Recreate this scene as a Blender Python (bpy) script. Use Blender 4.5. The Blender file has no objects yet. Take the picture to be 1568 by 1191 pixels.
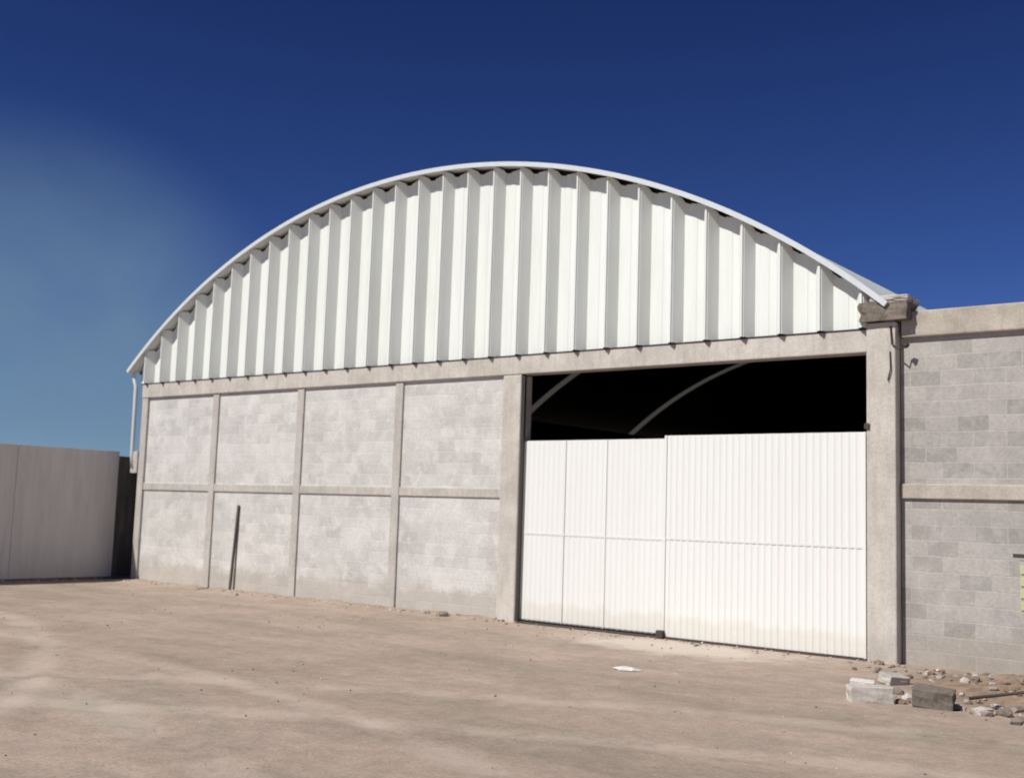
import bpy, bmesh, math, random
import numpy as np
from mathutils import Vector, Matrix, noise
random.seed(7)
scene=bpy.context.scene
scene.view_settings.view_transform='Standard'
scene.view_settings.look='None'
scene.view_settings.exposure=0
SUN_EL=math.radians(46); SUN_AZ=math.radians(20)   # az: degrees left (-X) of the facade normal (-Y)

# ---------------------------------------------------------------- materials
class NT:
    def __init__(s,name):
        s.m=bpy.data.materials.new(name); s.m.use_nodes=True
        s.t=s.m.node_tree; s.b=s.t.nodes['Principled BSDF']
    def n(s,typ,**k):
        nd=s.t.nodes.new(typ)
        for a,b in k.items():
            if a in nd.inputs: nd.inputs[a].default_value=b
            else: setattr(nd,a,b)
        return nd
    def l(s,a,b): s.t.links.new(a,b)
    def coord(s,scale=(1,1,1),rot=(0,0,0)):
        tc=s.n('ShaderNodeTexCoord'); mp=s.n('ShaderNodeMapping')
        mp.inputs['Scale'].default_value=scale; mp.inputs['Rotation'].default_value=rot
        s.l(tc.outputs['Object'],mp.inputs['Vector']); return mp.outputs['Vector']
    def noise(s,vec,scale,detail=5,rough=.6,dist=0):
        nd=s.n('ShaderNodeTexNoise'); nd.inputs['Scale'].default_value=scale
        nd.inputs['Detail'].default_value=detail; nd.inputs['Roughness'].default_value=rough
        nd.inputs['Distortion'].default_value=dist
        s.l(vec,nd.inputs['Vector']); return nd.outputs['Fac']
    def ramp(s,fac,stops):
        r=s.n('ShaderNodeValToRGB'); e=r.color_ramp.elements
        while len(e)<len(stops): e.new(.5)
        for i,(p,c) in enumerate(stops):
            e[i].position=p
            c=c if isinstance(c,tuple) else (c,c,c)
            e[i].color=c[:3]+(1,)
        s.l(fac,r.inputs['Fac']); return r.outputs['Color']
    def mix(s,fac,a,b,mode='MIX'):
        m=s.n('ShaderNodeMix'); m.data_type='RGBA'; m.blend_type=mode
        for i,v in ((0,fac),(6,a),(7,b)):
            sock=m.inputs[i]
            if isinstance(v,(int,float)): sock.default_value=v if i==0 else (v,v,v,1)
            elif isinstance(v,tuple): sock.default_value=v+(1,)
            else: s.l(v,sock)
        return m.outputs[2]
    def math(s,op,a,b=0):
        m=s.n('ShaderNodeMath'); m.operation=op
        for sock,v in ((m.inputs[0],a),(m.inputs[1],b)):
            if isinstance(v,(int,float)): sock.default_value=v
            else: s.l(v,sock)
        return m.outputs[0]
    def bump(s,h,strength=.3,dist=.02,prev=None):
        b=s.n('ShaderNodeBump'); b.inputs['Strength'].default_value=strength; b.inputs['Distance'].default_value=dist
        s.l(h,b.inputs['Height'])
        if prev: s.l(prev,b.inputs['Normal'])
        s.l(b.outputs['Normal'],s.b.inputs['Normal']); return b.outputs['Normal']
    def col(s,c):
        if isinstance(c,tuple): s.b.inputs['Base Color'].default_value=c+(1,)
        else: s.l(c,s.b.inputs['Base Color'])
    def rough(s,v): s.b.inputs['Roughness'].default_value=v; s.b.inputs['Specular IOR Level'].default_value=.25

def block_mat(name,c1,c2,mortar,splotch,sp_amt=.6):
    m=NT(name); tc=m.n('ShaderNodeTexCoord'); sp=m.n('ShaderNodeSeparateXYZ'); m.l(tc.outputs['Object'],sp.inputs[0])
    u=m.math('ADD',sp.outputs['X'],sp.outputs['Y'])
    cb=m.n('ShaderNodeCombineXYZ'); m.l(u,cb.inputs[0]); m.l(sp.outputs['Z'],cb.inputs[1])
    wn=m.n('ShaderNodeTexNoise',Scale=3.0); m.l(tc.outputs['Object'],wn.inputs['Vector'])
    vm=m.n('ShaderNodeVectorMath'); vm.operation='MULTIPLY_ADD'
    m.l(wn.outputs['Color'],vm.inputs[0]); vm.inputs[1].default_value=(.03,.03,0); m.l(cb.outputs[0],vm.inputs[2])
    br=m.n('ShaderNodeTexBrick'); br.offset=.5
    for k,v in (('Scale',1),('Mortar Size',.013),('Mortar Smooth',.7),('Bias',-.15),('Brick Width',.41),('Row Height',.208)): br.inputs[k].default_value=v
    br.inputs['Color1'].default_value=c1+(1,); br.inputs['Color2'].default_value=c2+(1,); br.inputs['Mortar'].default_value=mortar+(1,)
    m.l(vm.outputs[0],br.inputs['Vector'])
    P=tc.outputs['Object']
    big=m.ramp(m.noise(P,.9,4,.6),[(.35,.9),(.68,1.07)])
    c=m.mix(1.0,br.outputs['Color'],big,'MULTIPLY')
    sm=m.ramp(m.noise(P,3.4,6,.68,.5),[(.48,0.),(.66,1.)])
    c=m.mix(m.math('MULTIPLY',sm,sp_amt),c,splotch)
    gr=m.ramp(m.noise(P,22,4,.75),[(.3,.86),(.7,1.1)])
    c=m.mix(1.0,c,gr,'MULTIPLY')
    zn=m.math('ADD',sp.outputs['Z'],m.math('MULTIPLY',m.noise(P,2.3,5,.7),-.7))
    d=m.ramp(zn,[(0.,1.),(.15,0.)])
    c=m.mix(m.math('MULTIPLY',d,.5),c,(.38,.33,.27))
    m.col(c); m.rough(.95)
    b=m.bump(m.math('MULTIPLY',br.outputs['Fac'],-1),.3,.006)
    m.bump(m.noise(P,30,5,.75),.5,.012,b)
    return m.m
def concrete_mat(name,c,dirt=(.29,.25,.21),var=.22,darkspots=0.0):
    m=NT(name); P=m.coord()
    n1=m.ramp(m.noise(P,1.7,6,.65),[(.3,1-var),(.7,1+var*.5)])
    cc=m.mix(1.,c,n1,'MULTIPLY')
    n2=m.ramp(m.noise(m.coord((5,5,.6)),2.2,5,.6),[(.45,0.),(.75,1.)])
    cc=m.mix(m.math('MULTIPLY',n2,.33),cc,dirt)
    n3=m.ramp(m.noise(P,30,3,.7),[(.3,.88),(.7,1.1)])
    cc=m.mix(1.,cc,n3,'MULTIPLY')
    if darkspots: cc=m.mix(m.math('MULTIPLY',m.ramp(m.noise(P,6,5,.7),[(.5,0.),(.62,1.)]),darkspots),cc,(.09,.075,.06))
    m.col(cc); m.rough(.93); m.bump(m.noise(P,24,5,.7),.5,.012); return m.m
def paint_mat(name,c,rough=.45,dirt=(.45,.42,.36),amt=.25,basez=None,metal=0):
    m=NT(name); P=m.coord()
    s=m.ramp(m.noise(m.coord((3,3,.35)),1.8,6,.65),[(.42,0.),(.8,1.)])
    cc=m.mix(m.math('MULTIPLY',s,amt),c,dirt)
    if basez is not None:
        tc=m.n('ShaderNodeTexCoord'); sp=m.n('ShaderNodeSeparateXYZ'); m.l(tc.outputs['Object'],sp.inputs[0])
        zn=m.math('ADD',sp.outputs['Z'],m.math('MULTIPLY',m.noise(m.coord((1,1,.5)),4,5,.7),-.5))
        cc=m.mix(m.math('MULTIPLY',m.ramp(zn,[(0.,1.),(basez,0.)]),.35),cc,(.6,.53,.42))
    m.col(cc); m.rough(rough); m.b.inputs['Metallic'].default_value=metal
    m.bump(m.noise(P,3,3,.5),.12,.02); return m.m

M_block=block_mat('grey_block',(.615,.595,.56),(.50,.485,.455),(.60,.58,.545),(.72,.70,.66))
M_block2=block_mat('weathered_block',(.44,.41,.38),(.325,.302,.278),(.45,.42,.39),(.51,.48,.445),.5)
M_conc=concrete_mat('concrete_frame',(.51,.48,.435))
M_conc_l=concrete_mat('concrete_column',(.57,.53,.47))
M_cop=concrete_mat('concrete_coping',(.49,.44,.37),var=.3)
M_dark_conc=concrete_mat('stained_concrete',(.2,.17,.14),darkspots=.7)
M_panel=paint_mat('white_sheet',(.75,.775,.73),.5,(.5,.5,.44),.3)
M_rim=paint_mat('white_rim',(.62,.66,.68),.5)
M_door=paint_mat('door_white',(.77,.775,.74),.55,(.66,.64,.58),.25,.12)
M_door2=paint_mat('door_white_b',(.72,.725,.69),.55,(.66,.63,.57),.2,.12)
M_fence=paint_mat('fence_white',(.60,.585,.56),.85,(.4,.37,.34),.6,.3)
M_int_shade=paint_mat('interior_painted_shade',(.022,.020,.020),.95,(.018,.016,.016),.3)  # near-black base: interior shade is put into the colour
M_shade=concrete_mat('alley_painted_shade',(.09,.085,.08))  # alley shade painted into the wall colour
M_steel=paint_mat('dark_steel',(.06,.055,.05),.7,(.12,.07,.04),.5)
M_wood=paint_mat('old_wood',(.10,.08,.065),.9,(.16,.13,.1),.5)
M_plaster=concrete_mat('plaster',(.72,.69,.65),var=.1)
M_hv=paint_mat('yellow_green_paint',(.50,.52,.28),.6)
def skylight():
    m=NT('skylight'); t=m.t
    tr=m.n('ShaderNodeBsdfTranslucent'); tr.inputs['Color'].default_value=(.22,.215,.20,1)
    m.l(tr.outputs[0],t.nodes['Material Output'].inputs['Surface']); return m.m
M_sky=skylight()

# ---------------------------------------------------------------- mesh helpers
def empty(name,loc=(0,0,0)):
    o=bpy.data.objects.new(name,None); o.empty_display_size=.3; o.location=loc
    scene.collection.objects.link(o); return o
def obj(name,verts,faces,mat,parent=None,smooth=False):
    me=bpy.data.meshes.new(name); me.from_pydata([tuple(v) for v in verts],[],faces); me.update()
    mats=mat if isinstance(mat,list) else [mat]
    for mm in mats: me.materials.append(mm)
    o=bpy.data.objects.new(name,me); scene.collection.objects.link(o)
    if parent: o.parent=parent
    if smooth:
        for p in me.polygons: p.use_smooth=True
    return o
BF=[(0,3,2,1),(4,5,6,7),(0,1,5,4),(1,2,6,5),(2,3,7,6),(3,0,4,7)]
def boxv(x0,x1,y0,y1,z0,z1): return [(x0,y0,z0),(x1,y0,z0),(x1,y1,z0),(x0,y1,z0),(x0,y0,z1),(x1,y0,z1),(x1,y1,z1),(x0,y1,z1)]
def bevel(o,w=.012,seg=2):
    b=o.modifiers.new('bevel','BEVEL'); b.width=w; b.segments=seg; b.limit_method='ANGLE'
def box(name,x0,x1,y0,y1,z0,z1,mat,parent=None,bev=.01):
    o=obj(name,boxv(x0,x1,y0,y1,z0,z1),BF,mat,parent)
    if bev: bevel(o,bev)
    return o
def boxes(name,lst,mat,parent=None,bev=.008):
    V=[];F=[]
    for b in lst:
        k=len(V); V+=boxv(*b); F+=[tuple(i+k for i in f) for f in BF]
    o=obj(name,V,F,mat,parent)
    if bev: bevel(o,bev)
    return o
def tube(name,pts,r,mat,parent=None,seg=10):
    V=[];F=[]
    n=len(pts)
    for i,p in enumerate(pts):
        p=Vector(p); d=(Vector(pts[min(i+1,n-1)])-Vector(pts[max(i-1,0)])).normalized()
        a=d.cross(Vector((.3,1,.2))).normalized(); b=d.cross(a)
        rr=r[i] if isinstance(r,list) else r
        for j in range(seg):
            t=2*math.pi*j/seg; V.append(p+rr*(a*math.cos(t)+b*math.sin(t)))
    for i in range(n-1):
        for j in range(seg):
            k=(j+1)%seg; F.append((i*seg+j,i*seg+k,(i+1)*seg+k,(i+1)*seg+j))
    F.append(tuple(range(seg))); F.append(tuple((n-1)*seg+j for j in range(seg)))
    return obj(name,V,F,mat,parent,True)

# ---------------------------------------------------------------- warehouse
HALF,ZT,ZS=9.02,8.16,4.84; CX=8.45; RISE=ZT-ZS; R=(HALF**2+RISE**2)/(2*RISE); ZC=ZT-R; AMAX=math.asin(HALF/R)
def arc(x): return ZC+math.sqrt(max(R*R-(x-CX)**2,0))
W=empty('arched_warehouse')
DEPTH=30
XL,XR=-.15,17.55
box('block_wall',XL+.02,10.75,.05,.22,-.3,4.3,M_block,W,0)
boxes('column',[(c-.10,c+.10,.012,.24,-.3,4.22) for c in (2.61,5.38,8.15)],M_conc,W,.012)
box('corner_column',XL,.08,0.0,.25,-.3,4.22,M_conc,W,.015)
box('door_column_inner',10.69,11.09,-.03,.30,-.3,4.21,M_conc_l,W,.02)
box('door_column_outer',17.15,17.56,-.06,.35,-.3,4.62,M_conc_l,W,.02)
segs=[(.08,2.51),(2.71,5.28),(5.48,8.05),(8.25,10.69)]
boxes('tie_beam',[(a,b,.018,.23,2.08,2.24) for a,b in segs],M_conc,W,.012)
box('top_beam',XL,17.15,-.018,.27,4.22,4.54,M_conc_l,W,.015)
box('side_wall',XL+.03,XL+.2,.25,DEPTH,-.3,4.88,M_block,W,0)
box('side_wall_right',17.35,17.54,.36,DEPTH,-.3,4.75,M_block,W,0)
box('side_shade_lining',XL+.205,XL+.22,.30,DEPTH-.1,0,4.95,M_int_shade,W,0)  # dark inner sheets added to hold the interior's painted shade
box('side_shade_lining_right',17.32,17.34,.40,DEPTH-.1,0,4.9,M_int_shade,W,0)
box('front_shade_lining',XL+.3,10.68,.245,.26,0,4.2,M_int_shade,W,0)
N=48
def gable(name,y,x0,x1,zb,off,mat):
    V=[];F=[]
    for i in range(N+1):
        x=x0+(x1-x0)*i/N; V+=[(x,y,zb),(x,y,arc(x)+off)]
    for i in range(N): F.append((2*i,2*i+2,2*i+3,2*i+1))
    return obj(name,V,F,mat,W)
gable('rear_wall',DEPTH-.05,-.5,17.4,-.2,.008,M_int_shade)
box('floor',XL+.25,17.3,.3,DEPTH,-.1,.012,M_int_shade,W,0)
# gable sheets: deep trapezoid panels; pans stop a little short of the rim
prof=[(-.030,-.09,.02),(-.011,-.09,.02),(-.011,-.115,.02),(.011,-.115,.02),(.011,-.09,.02),(.030,-.09,.02),(.100,.03,.05),(.132,.085,.10),(.24,.085,.10),(.25,.078,.08),(.355,.078,.05),(.365,.085,.04),(.478,.085,.02)]
P=.61; pts=[]
k0=16.49-P*29
for k in range(32):
    for px,py,dz in prof: pts.append((k0+k*P+px,py,dz))
ZB=4.56
pts=[p for p in pts if -.45<p[0]<17.22 ]
V=[];F=[]
for x,y,dz in pts:
    V+=[(x,y,ZB),(x,y,max(arc(x)-dz,ZB+.02))]
for i in range(len(pts)-1): F.append((2*i,2*i+2,2*i+3,2*i+1))
g=obj('gable_sheeting',V,F,M_panel,W)
s=g.modifiers.new('s','SOLIDIFY'); s.thickness=.004; s.offset=1
box('base_flashing',-.2,17.15,-.03,.22,4.541,4.558,M_steel,W,0)
gable('gable_inner_face',.14,-.45,17.35,4.56,-.01,M_int_shade)
def shell(name,y0,y1,r0,r1,mat,a0=-AMAX,a1=AMAX,n=72):
    V=[];F=[]
    for i in range(n+1):
        a=a0+(a1-a0)*i/n; s,c=math.sin(a),math.cos(a)
        for (r,y) in ((r0,y0),(r1,y0),(r1,y1),(r0,y1)): V.append((CX+r*s,y,ZC+r*c))
    for i in range(n):
        k=4*i
        for j in range(4):
            j2=(j+1)%4; F.append((k+j,k+j2,k+4+j2,k+4+j))
    F.append((0,1,2,3)); F.append((4*n+3,4*n+2,4*n+1,4*n))
    return obj(name,V,F,mat,W,False)
shell('roof_edge_rim',-.19,-.155,R-.035,R+.045,M_rim)
shell('roof_edge_lip',-.152,-.08,R-.015,R+.035,M_rim)
sky_y=[(14.75,15.15),(21.75,22.2)]
ys=-.13
for a,b in sky_y+[(DEPTH,DEPTH)]:
    shell('roof_sheet',ys+(.055 if ys<0 else 0),a,R+.0,R+.02,M_panel)
    shell('roof_shade_lining',max(ys,.15),a,R-.03,R-.004,M_int_shade)  # inner shell coloured dark for the shade under the roof
    if b>a: shell('skylight_strip',a+.003,b-.003,R-.01,R+.01,M_sky)
    ys=b
def rock(name,loc,size,mat,parent=None,seed=0,rough=.25,boxy=False,rotz=0,sub=2):
    bm=bmesh.new()
    if boxy:
        bmesh.ops.create_cube(bm,size=1); bmesh.ops.subdivide_edges(bm,edges=bm.edges,cuts=4,use_grid_fill=True)
    else: bmesh.ops.create_icosphere(bm,subdivisions=sub,radius=.5)
    for v in bm.verts:
        n=noise.noise(v.co*2.2+Vector((seed*3.1,seed,0)))*rough+noise.noise(v.co*6+Vector((seed,0,0)))*rough*.35
        v.co+= v.co.normalized()*n*(.5 if boxy else 1)
        if not boxy: v.co=Vector([round(c*5)/5*.35+c*.65 for c in v.co])
    bmesh.ops.scale(bm,vec=size,verts=bm.verts); bmesh.ops.rotate(bm,matrix=Matrix.Rotation(rotz,3,'Z'),verts=bm.verts)
    bmesh.ops.translate(bm,vec=loc,verts=bm.verts)
    me=bpy.data.meshes.new(name); bm.to_mesh(me); bm.free(); me.materials.append(mat)
    o=bpy.data.objects.new(name,me); scene.collection.objects.link(o)
    if parent: o.parent=parent
    return o
rock('column_head',(17.42,.06,4.76),(.66,.42,.26),M_dark_conc,W,3,.18,True)
rock('column_head_mortar',(17.50,.1,4.92),(.52,.5,.10),M_conc,W,5,.3,True)
tube('downpipe',[(-.58,-.02,4.84),(-.5,-.03,4.7),(-.40,-.03,4.5),(-.38,-.03,3.6),(-.37,-.03,2.9),(-.33,-.03,2.6)],.045,M_rim,W)
rock('corner_block_stub',(-.28,.12,2.72),(.26,.3,.5),M_conc,W,8,.15,True)
# doors
def ribbed(name,x0,x1,y,z0,z1,period,depth,mat,parent,duty=.35):
    pr=[];x=x0;r=period*.16
    while x<x1-period*.5:
        pr+=[(x,y),(x+period*(1-duty)-r,y),(x+period*(1-duty),y-depth),(x+period-r,y-depth)]
        x+=period
    pr.append((x1,y))
    V=[];F=[]
    for (a,b) in pr: V+=[(a,b,z0),(a,b,z1)]
    for i in range(len(pr)-1): F.append((2*i,2*i+2,2*i+3,2*i+1))
    o=obj(name,V,F,mat,parent); s=o.modifiers.new('s','SOLIDIFY'); s.thickness=.003; s.offset=1; return o
D=empty('sliding_door'); D.parent=W
ribbed('front_leaf_sheet',13.95,17.10,.02,.03,3.10,.105,.0065,M_door,D)
boxes('front_leaf_frame',[(13.93,17.12,.028,.07,.02,.07),(13.93,17.12,.028,.07,3.06,3.11),(13.93,13.97,.0,.027,.02,3.11),(17.085,17.12,.0,.027,.02,3.11)],M_door,D,.004)
box('front_leaf_midrail',13.97,17.085,.007,.0115,1.50,1.53,M_door2,D,0)
for a,b in ((11.12,11.97),(12.0,12.79),(12.82,13.92)):
    ribbed('rear_leaf_sheet',a,b,.10,.06,3.06,.105,.005,M_door,D)
boxes('rear_leaf_frame',[(11.10,13.98,.108,.15,.04,.09),(11.10,13.98,.108,.15,3.02,3.07),(11.10,11.13,.08,.107,.04,3.07),(11.975,11.995,.082,.107,.04,3.07),(12.795,12.815,.082,.107,.04,3.07)],M_door2,D,.004)
box('rear_leaf_midrail',11.13,13.93,.088,.0935,1.48,1.51,M_door2,D,0)
box('bottom_track',11.1,17.15,-.02,.16,-.05,.018,M_steel,D,.004)
box('door_stop',13.86,13.98,-.06,.02,.0,.12,M_steel,D,.01)
boxes('gate_hinge',[(17.13,17.2,-.085,-.061,3.14,3.22)],M_steel,D,.004)
box('jamb_angle',11.09,11.13,.02,.08,0,4.2,M_steel,W,.004)
tube('cable',[(17.5,-.075,4.55),(17.52,-.085,4.3),(17.62,-.09,4.22),(17.66,-.05,4.28)],.012,M_steel,W)
tube('cable_lower',[(17.49,-.07,4.2),(17.5,-.085,3.95),(17.46,-.08,3.8)],.009,M_steel,W)
rock('insulator',(17.70,-.06,4.27),(.09,.08,.07),M_steel,W,2)

# ---------------------------------------------------------------- neighbouring block building
B=empty('concrete_block_building')
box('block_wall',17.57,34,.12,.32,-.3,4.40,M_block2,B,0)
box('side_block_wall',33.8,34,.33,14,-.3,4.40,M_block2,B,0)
box('coping_beam',17.60,34.1,.04,.36,4.401,4.76,M_cop,B,.02)
boxes('tie_beam',[(17.565,22.5,.075,.31,2.20,2.40),(22.8,28,.075,.31,2.20,2.40)],M_cop,B,.014)
boxes('column',[(22.5,22.8,.06,.33,-.3,4.395),(28,28.3,.06,.33,-.3,4.395)],M_conc,B,.012)
box('flat_roof',17.62,33.9,.37,14,4.5,4.7,M_conc,B,0)

# ---------------------------------------------------------------- perimeter wall
Fm=empty('perimeter_wall')
y=-15.06; lst=[]; 
while y<-.3:
    y1=y+2.5
    lst.append((-1.0,-.83,y+.004,y1-.004,-.3,2.97+random.uniform(-.004,.004))); y=y1
boxes('wall_panels',lst,M_fence,Fm,.006)
yend=y
boxes('wall_end_painted_shade',[(-1.0,-.84,yend+.004,26,-.3,2.86)],M_shade,Fm,.006)  # wall runs on into the alley, its shade painted as a darker colour
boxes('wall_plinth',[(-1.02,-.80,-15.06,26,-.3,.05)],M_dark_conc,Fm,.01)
box('alley_shade_sheet',-.84,-.13,1.2,1.24,-.3,2.8,M_shade,Fm,0)  # dark sheet added across the gap to stand for alley shade

# ---------------------------------------------------------------- leaning post
tube('wooden_post',[(3.515,-.03,-.02),(3.55,.0,.9),(3.585,.02,1.80)],[.032,.03,.027],M_wood)

# ---------------------------------------------------------------- ground
TRK=[((9.5,-30.0),21.0),((9.5,-30.0),22.7),((25.0,-26.0),20.2),((25.0,-26.0),21.9),((2.0,-22.0),14.6),((2.0,-22.0),16.3)]
gx=np.concatenate([[-600,-200,-80,-30,-12],np.arange(-6,30.01,.12),[34,45,80,200,600]])
gy=np.concatenate([[-600,-200,-80,-40,-24],np.arange(-18,1.0,.10),[3,8,20,50,120,600]])
V=[];F=[]
def mound(x,y):
    d=((x-20.5)/2.3)**2+((y+1.3)/1.5)**2
    h=0
    if d<1: h=.24*(1-d)**.9*(.7+.6*noise.noise(Vector((x*2.3,y*2.3,1))) + .35*noise.noise(Vector((x*6,y*6,4))))
    return max(h,0)
for yy in gy:
    for xx in gx:
        z=0
        if -6<=xx<=30 and -18<=yy<=1:
            z=.014*noise.noise(Vector((xx*.5,yy*.5,0)))+.007*noise.noise(Vector((xx*1.9,yy*1.9,3)))+.006*noise.noise(Vector((xx*5,yy*5,7)))
            for (c,rr) in TRK:
                d=abs(math.hypot(xx-c[0],yy-c[1])-rr+.25*noise.noise(Vector((xx*.25,yy*.25,rr))))
                if d<.45: z+= -.012*math.exp(-(d/.15)**2)+.007*math.exp(-((d-.28)/.09)**2)
            if yy>-1.2: z=z*.4-.006
            z+=mound(xx,yy)
            if -.6<yy<0.1 and -.3<xx<10.7: z+=.07*(yy+.6)*(1+noise.noise(Vector((xx*2,0,5))))
        V.append((xx,yy,z))
nx=len(gx)
for j in range(len(gy)-1):
    for i in range(nx-1):
        k=j*nx+i; F.append((k,k+1,k+nx+1,k+nx))
def ground_mat():
    m=NT('dusty_ground'); P=m.coord()
    st=m.coord((.13,.6,1),(0,0,math.radians(-22)))
    streak=m.noise(st,1.0,6,.66,.3)
    c=m.ramp(streak,[(.30,(.335,.27,.21)),(.43,(.385,.31,.245)),(.54,(.455,.352,.285)),(.64,(.40,.328,.262)),(.80,(.47,.40,.325))])
    pat=m.ramp(m.noise(P,.8,7,.7),[(.35,.86),(.65,1.08)])
    c=m.mix(1.,c,pat,'MULTIPLY')
    c=m.mix(1.,c,m.ramp(m.noise(P,5,8,.78),[(.32,.80),(.7,1.12)]),'MULTIPLY')
    c=m.mix(1.,c,m.ramp(m.noise(P,30,4,.75),[(.3,.80),(.7,1.13)]),'MULTIPLY')
    tc=m.n('ShaderNodeTexCoord')
    def dist(cx,cy,sx,sy):
        vm=m.n('ShaderNodeVectorMath'); vm.operation='SUBTRACT'; vm.inputs[1].default_value=(cx,cy,0); m.l(tc.outputs['Object'],vm.inputs[0])
        v2=m.n('ShaderNodeVectorMath'); v2.operation='MULTIPLY'; v2.inputs[1].default_value=(sx,sy,0); m.l(vm.outputs[0],v2.inputs[0])
        ln=m.n('ShaderNodeVectorMath'); ln.operation='LENGTH'; m.l(v2.outputs[0],ln.inputs[0]); return ln.outputs['Value']
    def blob(cx,cy,sx,sy,ns,na):
        return m.math('ADD',dist(cx,cy,sx,sy),m.math('MULTIPLY',m.noise(P,ns,6,.7),na))
    wob=m.math('MULTIPLY',m.math('SUBTRACT',m.noise(P,.25,2,.5),.5),.5)
    brk=m.ramp(m.noise(P,.8,5,.7),[(.36,0.),(.55,1.)])
    for (cc,rr) in TRK:
        d=m.math('ABSOLUTE',m.math('SUBTRACT',m.math('ADD',dist(cc[0],cc[1],1,1),wob),rr))
        k=m.ramp(d,[(.10,1.),(.30,0.)])
        c=m.mix(m.math('MULTIPLY',m.math('MULTIPLY',k,brk),.45),c,(.54,.455,.38))
    c=m.mix(m.math('MULTIPLY',m.ramp(blob(14.7,-.9,.26,.55,1.8,.9),[(.7,1.),(1.0,0.)]),.65),c,(.66,.59,.50))
    c=m.mix(m.math('MULTIPLY',m.ramp(blob(20.6,-1.2,.31,.43,3,.3),[(.85,1.),(1.0,0.)]),.8),c,m.ramp(m.noise(P,7,6,.75),[(.35,(.13,.088,.06)),(.65,(.33,.235,.165))]))
    m.col(c); m.rough(.97)
    b=m.bump(m.noise(P,8,7,.75),.45,.02); m.bump(m.noise(P,36,4,.75),.45,.012,b); return m.m
obj('ground',V,F,ground_mat(),None,True)

# ---------------------------------------------------------------- pebbles (one object)
def scatter(name,places,mats,seed):
    rnd=random.Random(seed); V=[];F=[];MI=[]
    base=bmesh.new(); bmesh.ops.create_icosphere(base,subdivisions=1,radius=.5)
    bv=[v.co.copy() for v in base.verts]; bf=[tuple(v.index for v in f.verts) for f in base.faces]; base.free()
    for (x,y,s,z) in places:
        k=len(V); rot=Matrix.Rotation(rnd.uniform(0,6.28),3,'Z')@Matrix.Rotation(rnd.uniform(-.4,.4),3,'X')
        sc=Vector((s*rnd.uniform(.8,1.6),s*rnd.uniform(.7,1.1),s*rnd.uniform(.45,.85))); mi=rnd.randrange(len(mats))
        for c in bv:
            q=c*(1+rnd.uniform(-.22,.22)); q=rot@Vector((q.x*sc.x,q.y*sc.y,q.z*sc.z)); V.append((x+q.x,y+q.y,z+q.z+s*.12))
        for f in bf: F.append(tuple(i+k for i in f)); MI.append(mi)
    o=obj(name,V,F,mats); 
    for p,mi in zip(o.data.polygons,MI): p.material_index=mi
    return o
M_peb=concrete_mat('pebble',(.38,.32,.27)); M_peb2=concrete_mat('pebble_dark',(.24,.20,.165)); M_peb3=concrete_mat('pebble_pale',(.55,.51,.46))
r=random.Random(3); pl=[]
for i in range(1800):
    x=r.uniform(-.5,27); yy=-r.random()**1.3*15-.1
    pl.append((x,yy,r.choice([.012,.015,.018,.028]),0))
for i in range(300):
    pl.append((r.uniform(0,11),-abs(r.gauss(0,.16))-.02,r.uniform(.02,.08),.01))
for i in range(150): pl.append((-.78+abs(r.gauss(0,.12)),r.uniform(-8,0),r.uniform(.02,.08),0))
for i in range(60): pl.append((r.uniform(11,17.3),-abs(r.gauss(0,.2))-.05,r.uniform(.02,.05),0))
scatter('gravel',pl,[M_peb,M_peb,M_peb2,M_peb3],1)
pl=[]
for i in range(340):
    x=r.uniform(18.2,22.6); yy=r.uniform(-3.2,-.1)
    if ((x-20.5)/2.4)**2+((yy+1.4)/1.8)**2>1.0 : continue
    pl.append((x,yy,r.choice([.03,.05,.07,.12]),mound(x,yy)))
for i in range(42):
    t=i/41; x=18.4+t*2.6+r.gauss(0,.1); yy=-2.7-.7*math.sin(t*2.2)+r.gauss(0,.15); pl.append((x,yy,r.uniform(.05,.17),mound(x,yy)))
for i in range(26): pl.append((17.3+r.random()*1.2,-.2-abs(r.gauss(0,.5)),r.uniform(.04,.13),0))
M_brick=concrete_mat('broken_brick',(.25,.16,.11)); 
scatter('rubble_pile',pl,[M_peb,M_peb2,M_brick,M_peb,M_peb3,M_conc,M_peb2],2)
def cblock(loc,rotz,size,mat,seed,tilt=0,name='concrete_block'):
    o=rock(name,(0,0,0),size,mat,None,seed,.14,True); o.location=loc; o.rotation_euler=(tilt,tilt*.5,rotz); bevel(o,.008); return o
cblock((18.42,-3.42,.08),.62,(.44,.2,.17),M_conc_l,1)
cblock((19.02,-3.25,.10),.2,(.40,.22,.19),M_dark_conc,2,.15)
cblock((18.15,-1.9,.05),1.1,(.30,.2,.12),M_conc,4,.2)
cblock((18.0,-2.5,.04),.3,(.26,.16,.09),M_plaster,6,.1)
tube('wooden_stick',[(19.3,-3.0,.10),(19.8,-2.75,.20),(20.3,-2.45,.22)],[.018,.016,.012],M_wood)
rock('plaster_lump',(15.45,-3.42,.01),(.34,.24,.06),M_plaster,None,4,.25)
rock('stone',(9.75,-.3,.04),(.22,.14,.13),M_peb2,None,6,.2)
rock('stone',(9.3,-.25,.03),(.14,.12,.09),M_peb,None,7,.2)
H=empty('striped_marker_post',(0,0,0))
tube('pole',[(19.22,-.05,.0),(19.22,-.05,1.52)],.03,M_steel,H)
boxes('stripe_board',[(19.12,19.36,-.10,-.085,.83+i*.15,.93+i*.15) for i in range(4)],M_hv,H,.004)
boxes('back_board',[(19.11,19.37,-.084,-.07,.78,1.45)],M_conc,H,.004)
boxes('top_bracket',[(19.04,19.34,-.12,-.05,1.48,1.53)],M_steel,H,.004)

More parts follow.
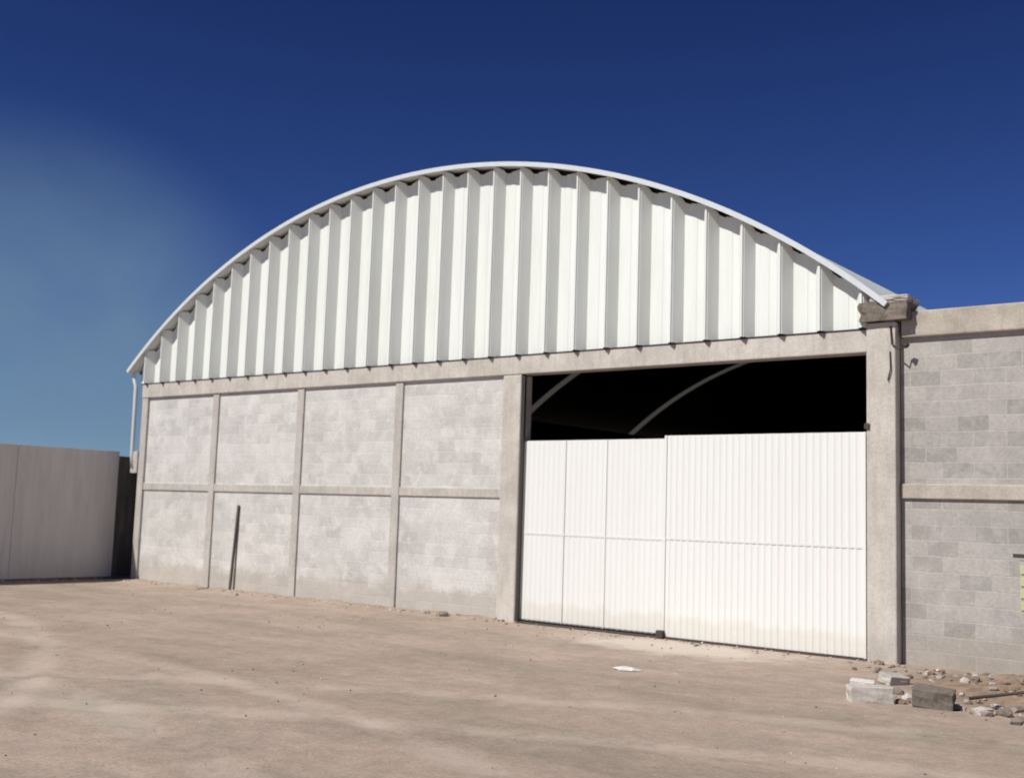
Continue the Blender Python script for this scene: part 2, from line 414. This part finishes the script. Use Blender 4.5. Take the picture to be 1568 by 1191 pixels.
# ---------------------------------------------------------------- sun + world
sd=bpy.data.lights.new('sun','SUN'); sd.energy=4.6; sd.angle=math.radians(.6); sd.color=(1,.965,.905)
so=bpy.data.objects.new('sun',sd); scene.collection.objects.link(so)
tosun=Vector((-math.sin(SUN_AZ)*math.cos(SUN_EL),-math.cos(SUN_AZ)*math.cos(SUN_EL),math.sin(SUN_EL)))
so.rotation_euler=tosun.to_track_quat('Z','Y').to_euler(); so.location=(0,-20,30)
w=bpy.data.worlds.new('World'); scene.world=w; w.use_nodes=True; t=w.node_tree
bg=t.nodes['Background']; st=t.nodes.new('ShaderNodeTexSky'); st.sky_type='NISHITA'; st.sun_disc=False
st.sun_elevation=SUN_EL; st.sun_rotation=math.atan2(tosun.x,tosun.y); st.altitude=2200; st.air_density=.75; st.dust_density=.25; st.ozone_density=4.0
hs=t.nodes.new('ShaderNodeHueSaturation'); hs.inputs['Saturation'].default_value=1.14; hs.inputs['Hue'].default_value=.510; hs.inputs['Value'].default_value=.9
t.links.new(st.outputs[0],hs.inputs['Color'])
tc=t.nodes.new('ShaderNodeTexCoord')
sz=t.nodes.new('ShaderNodeSeparateXYZ'); t.links.new(tc.outputs['Generated'],sz.inputs[0])
rp=t.nodes.new('ShaderNodeValToRGB'); e=rp.color_ramp.elements
e[0].position=.0; e[0].color=(1.0,1.0,1.0,1); e[1].position=.5; e[1].color=(.34,.39,.60,1)
e2=e.new(.16); e2.color=(.62,.67,.86,1)
t.links.new(sz.outputs['Z'],rp.inputs[0])
ml=t.nodes.new('ShaderNodeMix'); ml.data_type='RGBA'; ml.blend_type='MULTIPLY'; ml.inputs[0].default_value=1
t.links.new(hs.outputs[0],ml.inputs[6]); t.links.new(rp.outputs[0],ml.inputs[7])
# thin smoke drifting low in one direction of the sky
dot=t.nodes.new('ShaderNodeVectorMath'); dot.operation='DOT_PRODUCT'
hd=Vector((-.885,.46,.06)).normalized(); dot.inputs[1].default_value=hd
t.links.new(tc.outputs['Generated'],dot.inputs[0])
mr=t.nodes.new('ShaderNodeMapRange'); mr.interpolation_type='SMOOTHSTEP'; mr.inputs[1].default_value=.962; mr.inputs[2].default_value=1.0; t.links.new(dot.outputs['Value'],mr.inputs[0])
nz=t.nodes.new('ShaderNodeTexNoise'); nz.inputs['Scale'].default_value=6; nz.inputs['Detail'].default_value=5; nz.inputs['Roughness'].default_value=.5; nz.inputs['Distortion'].default_value=.4; t.links.new(tc.outputs['Generated'],nz.inputs['Vector'])
nr=t.nodes.new('ShaderNodeMapRange'); nr.inputs[1].default_value=.3; nr.inputs[2].default_value=.7; nr.inputs[3].default_value=.45; nr.inputs[4].default_value=.85; t.links.new(nz.outputs['Fac'],nr.inputs[0])
mu=t.nodes.new('ShaderNodeMath'); mu.operation='MULTIPLY'; t.links.new(mr.outputs[0],mu.inputs[0]); t.links.new(nr.outputs[0],mu.inputs[1])
mx=t.nodes.new('ShaderNodeMix'); mx.data_type='RGBA'; t.links.new(mu.outputs[0],mx.inputs[0]); t.links.new(ml.outputs[2],mx.inputs[6]); mx.inputs[7].default_value=(1.7,2.8,3.9,1)
t.links.new(mx.outputs[2],bg.inputs['Color']); bg.inputs['Strength'].default_value=.09

# ---------------------------------------------------------------- camera
a=math.radians(51.95); p=math.radians(6.3); rl=math.radians(1.86)
Fh=Vector((-math.cos(a),math.sin(a),0)); Rl=Vector((math.sin(a),math.cos(a),0))
Fw=Fh*math.cos(p)+Vector((0,0,math.sin(p))); Ul=Rl.cross(Fw)
cxv=Rl*math.cos(rl)+Ul*math.sin(rl); cyv=-Rl*math.sin(rl)+Ul*math.cos(rl)
M=Matrix((cxv,cyv,-Fw)).transposed().to_4x4(); M.translation=Vector((22.71,-15.13,1.85))
cd=bpy.data.cameras.new('camera'); co=bpy.data.objects.new('camera',cd); scene.collection.objects.link(co)
co.matrix_world=M; cd.sensor_width=36; cd.lens=39.03; cd.clip_end=3000; cd.clip_start=.1
cd.dof.use_dof=True; cd.dof.focus_distance=6.5; cd.dof.aperture_fstop=2.8
scene.camera=co
